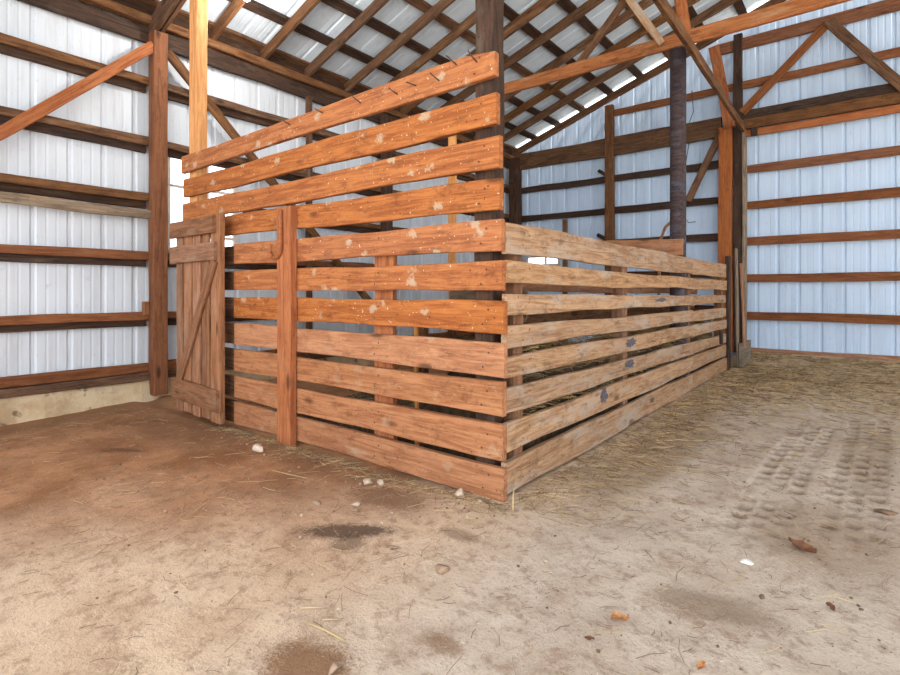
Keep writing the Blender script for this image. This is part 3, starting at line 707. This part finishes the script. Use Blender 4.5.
for i, (t0, b0, t1, b1) in enumerate(rb_):
    for y in (2.72, 2.80):
        nail_head(RX + 0.006, y, (t0 + b0) / 2 + (0.03 if y > 2.75 else -0.03), 'x', rt_)

# inner boards and divider
single('plank', (-2.75, 6.36, 1.735), (-1.60, 6.36, 1.70), 0.19, 0.045, 'gate', 'brown plank across the pen in front of the dark pole', 'plank')
single('plank', (-1.98, 3.0, 1.27), (-1.98, 8.6, 1.22), 0.16, 0.04, 'gate', 'reddish inner plank running behind the upper boards of the low fence', 'plank')
single('plank', (-2.02, 3.5, 1.0), (-2.02, 8.6, 0.93), 0.17, 0.04, 'brown', 'lower brown inner plank above the hay behind the low fence', 'plank')
tr = thing('feed_trough', 'long wooden feed trough inside the pen behind the tall fence', 'trough', (-2.2, 3.05, 0.8))
for (A, B, w, t_, nm) in (((-2.55, 2.82, 1.06), (-1.86, 2.82, 1.06), 0.12, 0.03, 'front_board'), ((-2.55, 3.25, 1.10), (-1.86, 3.25, 1.10), 0.20, 0.03, 'back_board'),
                          ((-2.55, 3.03, 0.99), (-1.86, 3.03, 0.99), 0.03, 0.42, 'bottom_board')):
    beam(nm, A, B, w, t_, M['grey'], tr)
for x, y in ((-2.5, 2.86), (-1.92, 2.86), (-2.5, 3.2), (-1.92, 3.2)):
    beam('leg', (x, y, -0.05), (x, y, 0.98), 0.06, 0.06, M['gatedark'], tr, up=(1, 0, 0))
single('grain_block', (-1.83, 3.02, 0.9), (-1.83, 3.02, 1.03), 0.10, 0.10, 'fresh', 'cream block behind the third gap of the low fence near the corner', 'block', up=(1, 0, 0), ch=0.03)

# ------------------------------------------------------------------ leaning boards at the far end
single('leaning_board', (-1.475, 9.05, 0.02), (-1.545, 9.30, 1.86), 0.11, 0.03, 'grey', 'grey board leaning at the far end of the low fence, left of two', 'board', 'boards leaning at the fence end', up=(0, 1, 0))
single('leaning_board', (-1.40, 9.15, 0.30), (-1.50, 9.45, 1.62), 0.10, 0.03, 'gate', 'brown board leaning at the far end of the low fence, right of two', 'board', 'boards leaning at the fence end', up=(0, 1, 0))
tag(tube('bent_branch', [(-3.02, GY - 0.2, 0.0), (-3.0, GY - 0.2, 1.0), (-2.98, GY - 0.2, 1.9), (-2.97, GY - 0.2, 2.15), (-2.88, GY - 0.2, 2.38), (-2.72, GY - 0.2, 2.52)], 0.03, M['gate']), 'short bent branch standing behind the dark pole', 'branch')
single('plank', (-1.43, 8.98, 0.20), (-1.43, 9.75, 0.20), 0.36, 0.05, 'grey', 'short grey plank on edge at the foot of the leaning boards', 'plank')

# ------------------------------------------------------------------ gate
g = thing('gate', 'weathered slatted gate with a diagonal brace at the left end of the tall fence', 'gate', (-5.2, 2.4, 0))
GL, GR = Vector((-5.46, 2.43, 0)), Vector((-4.49, 2.385, 0))
gd = (GR - GL).normalized(); gn = Vector((gd.y, -gd.x, 0))
def gp(s, z, off=0.0):
    p = GL + (GR - GL) * s + gn * off; return (p.x, p.y, z)
for k in range(5):
    s = 0.10 + 0.2 * k
    top = 1.86; bot = 0.0 + 0.01 * ((k * 3) % 2)
    wd = 0.152 + 0.012 * ((k * 2) % 3 - 1)
    mm = ('gatedark', 'gate', 'gate', 'gatedark', 'gate')[k]
    beam('slat', gp(s, bot), gp(s, top - (0.0 if k < 4 else -0.03)), wd, 0.025, M[mm], g, up=tuple(gd), wob=0.003)
for nm, s0, zl, s1, zr, w in (('top_rail', -0.06, 1.797, 0.93, 1.800, 0.165), ('middle_rail', -0.05, 1.546, 0.95, 1.553, 0.168), ('bottom_rail', 0.0, 0.22, 1.0, 0.205, 0.20)):
    beam(nm, gp(s0, zl, 0.030), gp(s1, zr, 0.030), w, 0.03, M['gatedark'], g, wob=0.003)
beam('diagonal_brace', gp(0.14, 0.30, 0.028), gp(0.93, 1.47, 0.028), 0.10, 0.028, M['gatedark'], g, wob=0.003)
beam('edge_board', gp(0.992, 0.0, -0.012), gp(0.992, 1.89, -0.012), 0.05, 0.022, M['gatedark'], g, up=tuple(gn), wob=0.002)

# ------------------------------------------------------------------ hay, straw, crumbs
def strands(name, gen, n, mat, label, cat, seed):
    r = random.Random(seed); V = []; F = []
    for _ in range(n):
        p, d, L, w, bend = gen(r)
        p = Vector(p); d = Vector(d).normalized(); s = d.cross(Vector((0, 0, 1)))
        s = s.normalized() if s.length > 1e-3 else Vector((1, 0, 0)); q = s.cross(d).normalized()
        b = len(V)
        for i in range(3):
            c = p + d * L * (i / 2 - 0.5) + s * bend * (0 if i != 1 else L * 0.25)
            V += [c + s * w, c - s * w * 0.5 + q * w * 0.9, c - s * w * 0.5 - q * w * 0.9]
        for i in range(2):
            for k in range(3):
                a0 = b + i * 3 + k; a1 = b + i * 3 + (k + 1) % 3
                F.append((a0, a1, a1 + 3, a0 + 3))
    me = bpy.data.meshes.new(name); me.from_pydata([tuple(v) for v in V], [], F); me.update(); me.materials.append(mat)
    o = bpy.data.objects.new(name, me); place(o); tag(o, label, cat, kind='stuff'); return o

def floor_straw(r):
    k = r.random()
    if k < 0.10:    # along the foot of the front fence
        x = r.uniform(-4.5, -1.5); y = 2.47 - abs(r.gauss(0, 0.10))
    elif k < 0.42:    # drift along the foot of the right fence
        y = r.uniform(2.5, 9.4); x = RX + 0.03 + abs(r.gauss(0, 0.24 + 0.05 * (y - 2.5)))
    elif k < 0.86:   # back of the barn
        x = r.uniform(-1.5, 2.6); y = 10.2 - abs(r.gauss(0, 2.0))
    elif k < 0.95:
        x = r.uniform(-2.0, 1.5); y = r.uniform(1.2, 8)
    else:
        x = r.uniform(-6.0, -1.5); y = r.uniform(0.9, 2.3)
    y = max(0.9, y)
    a = r.uniform(0, math.pi)
    return (x, y, gh(x, y) + r.uniform(0.002, 0.014)), (math.cos(a), math.sin(a), r.uniform(-0.1, 0.1)), r.uniform(0.02, 0.13) * (1 + 0.08 * y), r.uniform(0.0006, 0.0012) * (0.7 + 0.28 * y), r.uniform(-0.5, 0.5)
strands('straw', floor_straw, 4200, M['straw'], 'loose straw scattered on the dirt floor', 'straw', 3)
strands('straw', floor_straw, 3200, M['straw_dull'], 'dull trampled straw on the dirt floor', 'straw', 4)
def twigs(r):
    k = r.random()
    if k < 0.4: x = r.uniform(-1.3, 0.7); y = r.uniform(1.5, 5)
    else: x = r.uniform(-5.8, -1.6); y = r.uniform(0.6, 2.35)
    a = r.gauss(0.9, 0.6)
    return (x, y, gh(x, y) + 0.004), (math.cos(a), math.sin(a), r.uniform(-0.05, 0.08)), r.uniform(0.015, 0.07), r.uniform(0.0006, 0.0015), r.uniform(-0.9, 0.9)
strands('straw', floor_straw, 3000, M['crumb'], 'dark trampled stalks on the dirt floor', 'straw', 14)
strands('debris', twigs, 900, M['crumb'], 'dark plant scraps and stalks on the dirt floor', 'debris', 5)

def lumps(name, gen, n, mat, label, cat, seed):
    r = random.Random(seed); bm = bmesh.new()
    for _ in range(n):
        x, y, s = gen(r)
        mt = Matrix.Translation((x, y, gh(x, y) + s * 0.2)) @ Matrix.Rotation(r.uniform(0, 6.3), 4, 'Z') @ Matrix.Diagonal((s, s * r.uniform(0.5, 1), s * r.uniform(0.4, 0.8), 1))
        q = bmesh.ops.create_icosphere(bm, subdivisions=1, radius=1)
        for v in q['verts']:
            v.co *= r.uniform(0.65, 1.25)
            v.co = mt @ v.co
    me = bpy.data.meshes.new(name); bm.to_mesh(me); bm.free(); me.materials.append(mat)
    o = bpy.data.objects.new(name, me); place(o); tag(o, label, cat, kind='stuff')
def pebble(r):
    k = r.random()
    if k < 0.35: x = r.uniform(-4.4, -1.5); y = 2.46 - abs(r.gauss(0, 0.22))
    else: x = r.uniform(-4.0, 0.6); y = r.uniform(0.9, 4.5)
    return x, y, r.choice((0.003, 0.003, 0.004, 0.005, 0.009))
lumps('gravel', pebble, 420, M['stone'], 'small pale gravel strewn on the dirt floor', 'gravel', 6)
def clod(r):
    k = r.random()
    if k < 0.3: x = r.uniform(-4.6, -1.5); y = 2.46 - abs(r.gauss(0, 0.16))
    elif k < 0.6: x = r.uniform(-1.2, 0.6); y = r.uniform(1.6, 5.0)
    else: x = r.uniform(-6.0, -1.5); y = r.uniform(0.7, 2.3)
    return x, y, r.choice((0.003, 0.004, 0.004, 0.006, 0.009))
lumps('dirt', clod, 520, M['crumb'], 'dark dirt crumbs strewn on the floor', 'dirt', 8)

# hay bedding inside the pen
def hay_h(x, y):
    return 0.12 + 0.62 * float(sstep(np.array(x), -2.9, -1.95)) * (0.75 + 0.5 * float(vnoise(np.array(x), np.array(y), 1.3, 11) + 0.2)) + 0.06 * float(vnoise(np.array(x), np.array(y), 5, 12))
def hay_bed():
    V = []; F = []; nx, ny = 40, 90
    for i in range(nx + 1):
        for j in range(ny + 1):
            x = -4.2 + (2.5) * i / nx; y = 2.75 + 5.9 * j / ny
            V.append((x, y, hay_h(x, y) if 0 < i < nx and 0 < j < ny else 0.0))
    for i in range(nx):
        for j in range(ny):
            a = i * (ny + 1) + j; F.append((a, a + ny + 1, a + ny + 2, a + 1))
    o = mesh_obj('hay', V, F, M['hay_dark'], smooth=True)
    tag(o, 'dark hay bedding heaped inside the pen', 'hay', kind='stuff')
hay_bed()
def hay_strand(r):
    if r.random() < 0.14:
        y = r.uniform(2.7, 7.5); a = r.uniform(-1.2, 1.2)
        return (r.uniform(-1.70, -1.60), y, r.choice((0.44, 0.455, 0.655, 0.665, 0.835)) + r.uniform(-0.02, 0.03)), (math.cos(a), math.sin(a) * 1.4, r.uniform(-0.4, 0.3)), r.uniform(0.06, 0.18), r.uniform(0.0012, 0.0022), r.uniform(-0.8, 0.8)
    x = r.choice((r.uniform(-4.1, -1.7), r.uniform(-2.2, -1.66))); y = r.uniform(2.7, 8.6)
    a = r.uniform(0, 6.28)
    return (x, y, hay_h(x, y) + r.uniform(-0.01, 0.07)), (math.cos(a), math.sin(a), r.uniform(-0.5, 0.5)), r.uniform(0.08, 0.3), r.uniform(0.001, 0.0022), r.uniform(-0.6, 0.6)
strands('hay', hay_strand, 5200, M['hay'], 'loose hay stalks on the bedding behind the low fence', 'hay', 9)

# ------------------------------------------------------------------ stones, leaves and bits, each its own thing
def stone(name, x, y, s, sx, sy, sz, mat, label, cat, seed, group=None, rot=0.0, sink=0.3):
    r = random.Random(seed); bm = bmesh.new()
    bmesh.ops.create_icosphere(bm, subdivisions=3, radius=1)
    dirs = [(Vector((r.gauss(0, 1), r.gauss(0, 1), r.gauss(0, 1))).normalized(), r.uniform(0.42, 0.85)) for _ in range(12)]
    for v in bm.verts:
        for d, k in dirs:
            e = v.co.dot(d) - k
            if e > 0: v.co -= d * e * 0.9
        v.co = Vector((v.co.x * s * sx, v.co.y * s * sy, v.co.z * s * sz))
    me = bpy.data.meshes.new(name); bm.to_mesh(me); bm.free(); me.materials.append(mat)
    o = bpy.data.objects.new(name, me)
    place(o, mat=Matrix.Translation((x, y, gh(x, y) + s * sz * (0.8 - sink))) @ Matrix.Rotation(rot, 4, 'Z'))
    return tag(o, label, cat, group)
stone('stone', -3.57, 2.19, 0.052, 1.2, 0.9, 0.7, M['stone_white'], 'pale angular stone left of the front post of the fence', 'stone', 1, 'stones on the floor')
stone('stone', -2.42, 2.24, 0.036, 1.2, 0.9, 0.7, M['stone'], 'larger of two touching stones below the tall fence', 'stone', 2, 'stones on the floor')
stone('stone', -2.35, 2.29, 0.032, 1.2, 0.8, 0.8, M['stone'], 'smaller of two touching stones below the tall fence', 'stone', 3, 'stones on the floor')
stone('stone', -2.23, 1.97, 0.028, 1.1, 1.0, 0.7, M['stone'], 'pale pebble just above the dark stain', 'stone', 4, 'stones on the floor')
stone('stone', -2.17, 1.92, 0.026, 1.1, 0.9, 0.6, M['stone_brown'], 'brown pebble between pale pebble and dark stain', 'stone', 5, 'stones on the floor')
stone('stone', -2.36, 1.70, 0.013, 1.0, 0.8, 0.7, M['stone_white'], 'tiny white pebble left of the dark stain', 'stone', 6, 'stones on the floor')
stone('stone', -1.835, 2.42, 0.034, 1.2, 0.8, 1.1, M['stone'], 'pale upright stone against the lowest board near the fence corner', 'stone', 7, 'stones on the floor')
stone('stone', -1.70, 2.43, 0.018, 1.2, 0.9, 0.8, M['stone'], 'left of two small stones beneath the fence corner', 'stone', 8, 'stones on the floor')
stone('stone', -1.62, 2.44, 0.018, 1.1, 0.9, 0.8, M['stone'], 'right of two small stones beneath the fence corner', 'stone', 9, 'stones on the floor')
stone('stone', -1.413, 1.75, 0.036, 1.2, 1.0, 0.55, M['stone_brown'], 'grey-brown stone half sunk in the open floor', 'stone', 10, 'stones on the floor', sink=0.45)
stone('stone', -1.32, 1.08, 0.028, 0.9, 1.2, 0.6, M['stone_brown'], 'brown stone at the lower edge on the brown stain', 'stone', 11, 'stones on the floor')
stone('stone', -2.42, 1.85, 0.034, 1.3, 0.8, 0.3, M['stone_brown'], 'flat stone up and left from the dark stain', 'stone', 12, 'stones on the floor', sink=0.5)
stone('paper_scrap', -0.40, 2.66, 0.032, 1.3, 0.7, 0.35, M['white'], 'white crumpled scrap on the floor near the tyre tracks', 'scrap', 13)
stone('clod', 0.115, 3.74, 0.05, 1.3, 0.55, 0.35, M['crumb'], 'dark flat oval clod at the right edge of the floor', 'clod', 14, rot=math.radians(15))
stone('clod', -0.305, 2.40, 0.017, 0.8, 1.2, 0.6, M['crumb'], 'small dark lump below the white scrap', 'clod', 15)
stone('stone', -1.108, 2.09, 0.018, 1.2, 1.0, 0.4, M['stone'], 'small square pale chip in the open floor', 'stone', 16, 'stones on the floor')

def leaf(x, y, s, mat, label, seed, rot):
    r = random.Random(seed); V = []; F = []
    n = 9
    for i in range(n + 1):
        u = i / n; w = s * 0.42 * math.sin(math.pi * min(1, u * 0.93 + 0.05)) * (1 + 0.35 * math.sin(u * 19 + seed))
        zc = 0.10 * s * math.sin(u * 5 + seed)
        for j, a in enumerate((-1, -0.5, 0, 0.5, 1)):
            V.append(((u - 0.5) * s * 1.5, a * w, zc + abs(a) * s * 0.22 * (1 + 0.4 * math.sin(u * 9 + j)) + 0.006))
    m = len(V)
    V += [(v[0], v[1], v[2] - 0.0015) for v in V]
    for i in range(n):
        for j in range(4):
            a = i * 5 + j
            F.append((a, a + 1, a + 6, a + 5)); F.append((m + a, m + a + 5, m + a + 6, m + a + 1))
    o = mesh_obj('dry_leaf', V, F, mat, smooth=True, matrix=Matrix.Translation((x, y, gh(x, y) + 0.003)) @ Matrix.Rotation(rot, 4, 'Z'))
    tag(o, label, 'leaf', 'dry leaves on the floor')
leaf(-0.69, 1.88, 0.050, M['leaf_orange'], 'orange dry leaf on the open floor', 1, 0.9)
leaf(-0.215, 2.98, 0.085, M['leaf_brown'], 'dark brown curled leaf on the tyre tracks', 2, -0.5)
leaf(-0.73, 1.70, 0.022, M['leaf_brown'], 'small brown leaf bit below the orange leaf', 3, 0.3)
leaf(-0.40, 1.81, 0.028, M['leaf_orange'], 'small tan leaf at the lower right edge', 4, 1.3)
leaf(-0.09, 2.49, 0.030, M['leaf_brown'], 'small brown leaf right of the dark lump', 5, 2.2)
def stalk(pts, r, mat, label):
    P = [(x, y, gh(x, y) + 0.006 + dz) for (x, y, dz) in pts]
    tag(tube('straw_stalk', P, r, mat, seg=6), label, 'straw', 'single straw stalks on the floor')
stalk([(-1.571, 1.162, 0), (-1.49, 1.175, 0.006), (-1.401, 1.185, 0)], 0.0035, M['straw'], 'thick yellow straw stalk on the brown stain at the bottom')
stalk([(-1.67, 1.198, 0), (-1.63, 1.235, 0.003), (-1.603, 1.267, 0)], 0.002, M['straw'], 'thin pale stalk, upper of two above the thick yellow stalk')
stalk([(-1.55, 1.208, 0), (-1.503, 1.252, 0)], 0.002, M['straw'], 'thin pale stalk, lower of two above the thick yellow stalk')
stalk([(-1.58, 2.62, 0.10), (-1.54, 2.53, 0.05), (-1.486, 2.44, 0.0)], 0.0035, M['straw'], 'pale stalk leaning on the near corner of the fence')
stalk([(-3.1, 2.0, 0), (-2.95, 2.03, 0.004), (-2.8, 2.06, 0)], 0.0025, M['straw'], 'long pale stalk on the brown dirt below the front post')

# ------------------------------------------------------------------ bare bulb under the roof beside the fence
def lamp(x, y, z, power, label):
    t = thing('ceiling_lamp', label, 'lamp', (x, y, z + 0.2))
    tube('socket', [(x, y, z + 0.22), (x, y, z + 0.10), (x, y, z + 0.05)], [0.05, 0.03, 0.025], M['ceramic'], t, seg=12)
    bm = bmesh.new(); bmesh.ops.create_uvsphere(bm, u_segments=16, v_segments=12, radius=0.04)
    for v in bm.verts:
        if v.co.z > 0: v.co.x *= 1 - 0.35 * v.co.z / 0.04; v.co.y *= 1 - 0.35 * v.co.z / 0.04; v.co.z *= 1.5
    me = bpy.data.meshes.new('bulb'); bm.to_mesh(me); bm.free()
    m, nt, b = nodes_of('lit_bulb'); b.inputs['Emission Color'].default_value = (1, 0.95, 0.86, 1); b.inputs['Emission Strength'].default_value = 40
    me.materials.append(m)
    place(bpy.data.objects.new('bulb', me), (x, y, z), t)
    l = bpy.data.lights.new('bulb_light', 'POINT'); l.energy = power; l.shadow_soft_size = 0.07; l.color = (1, 0.95, 0.88)
    lo = bpy.data.objects.new('bulb_light', l); place(lo, (x, y, z - 0.12), t)
lamp(-5.2, 3.05, 4.36, 60, 'bare lit bulb under the roof above the bright post')
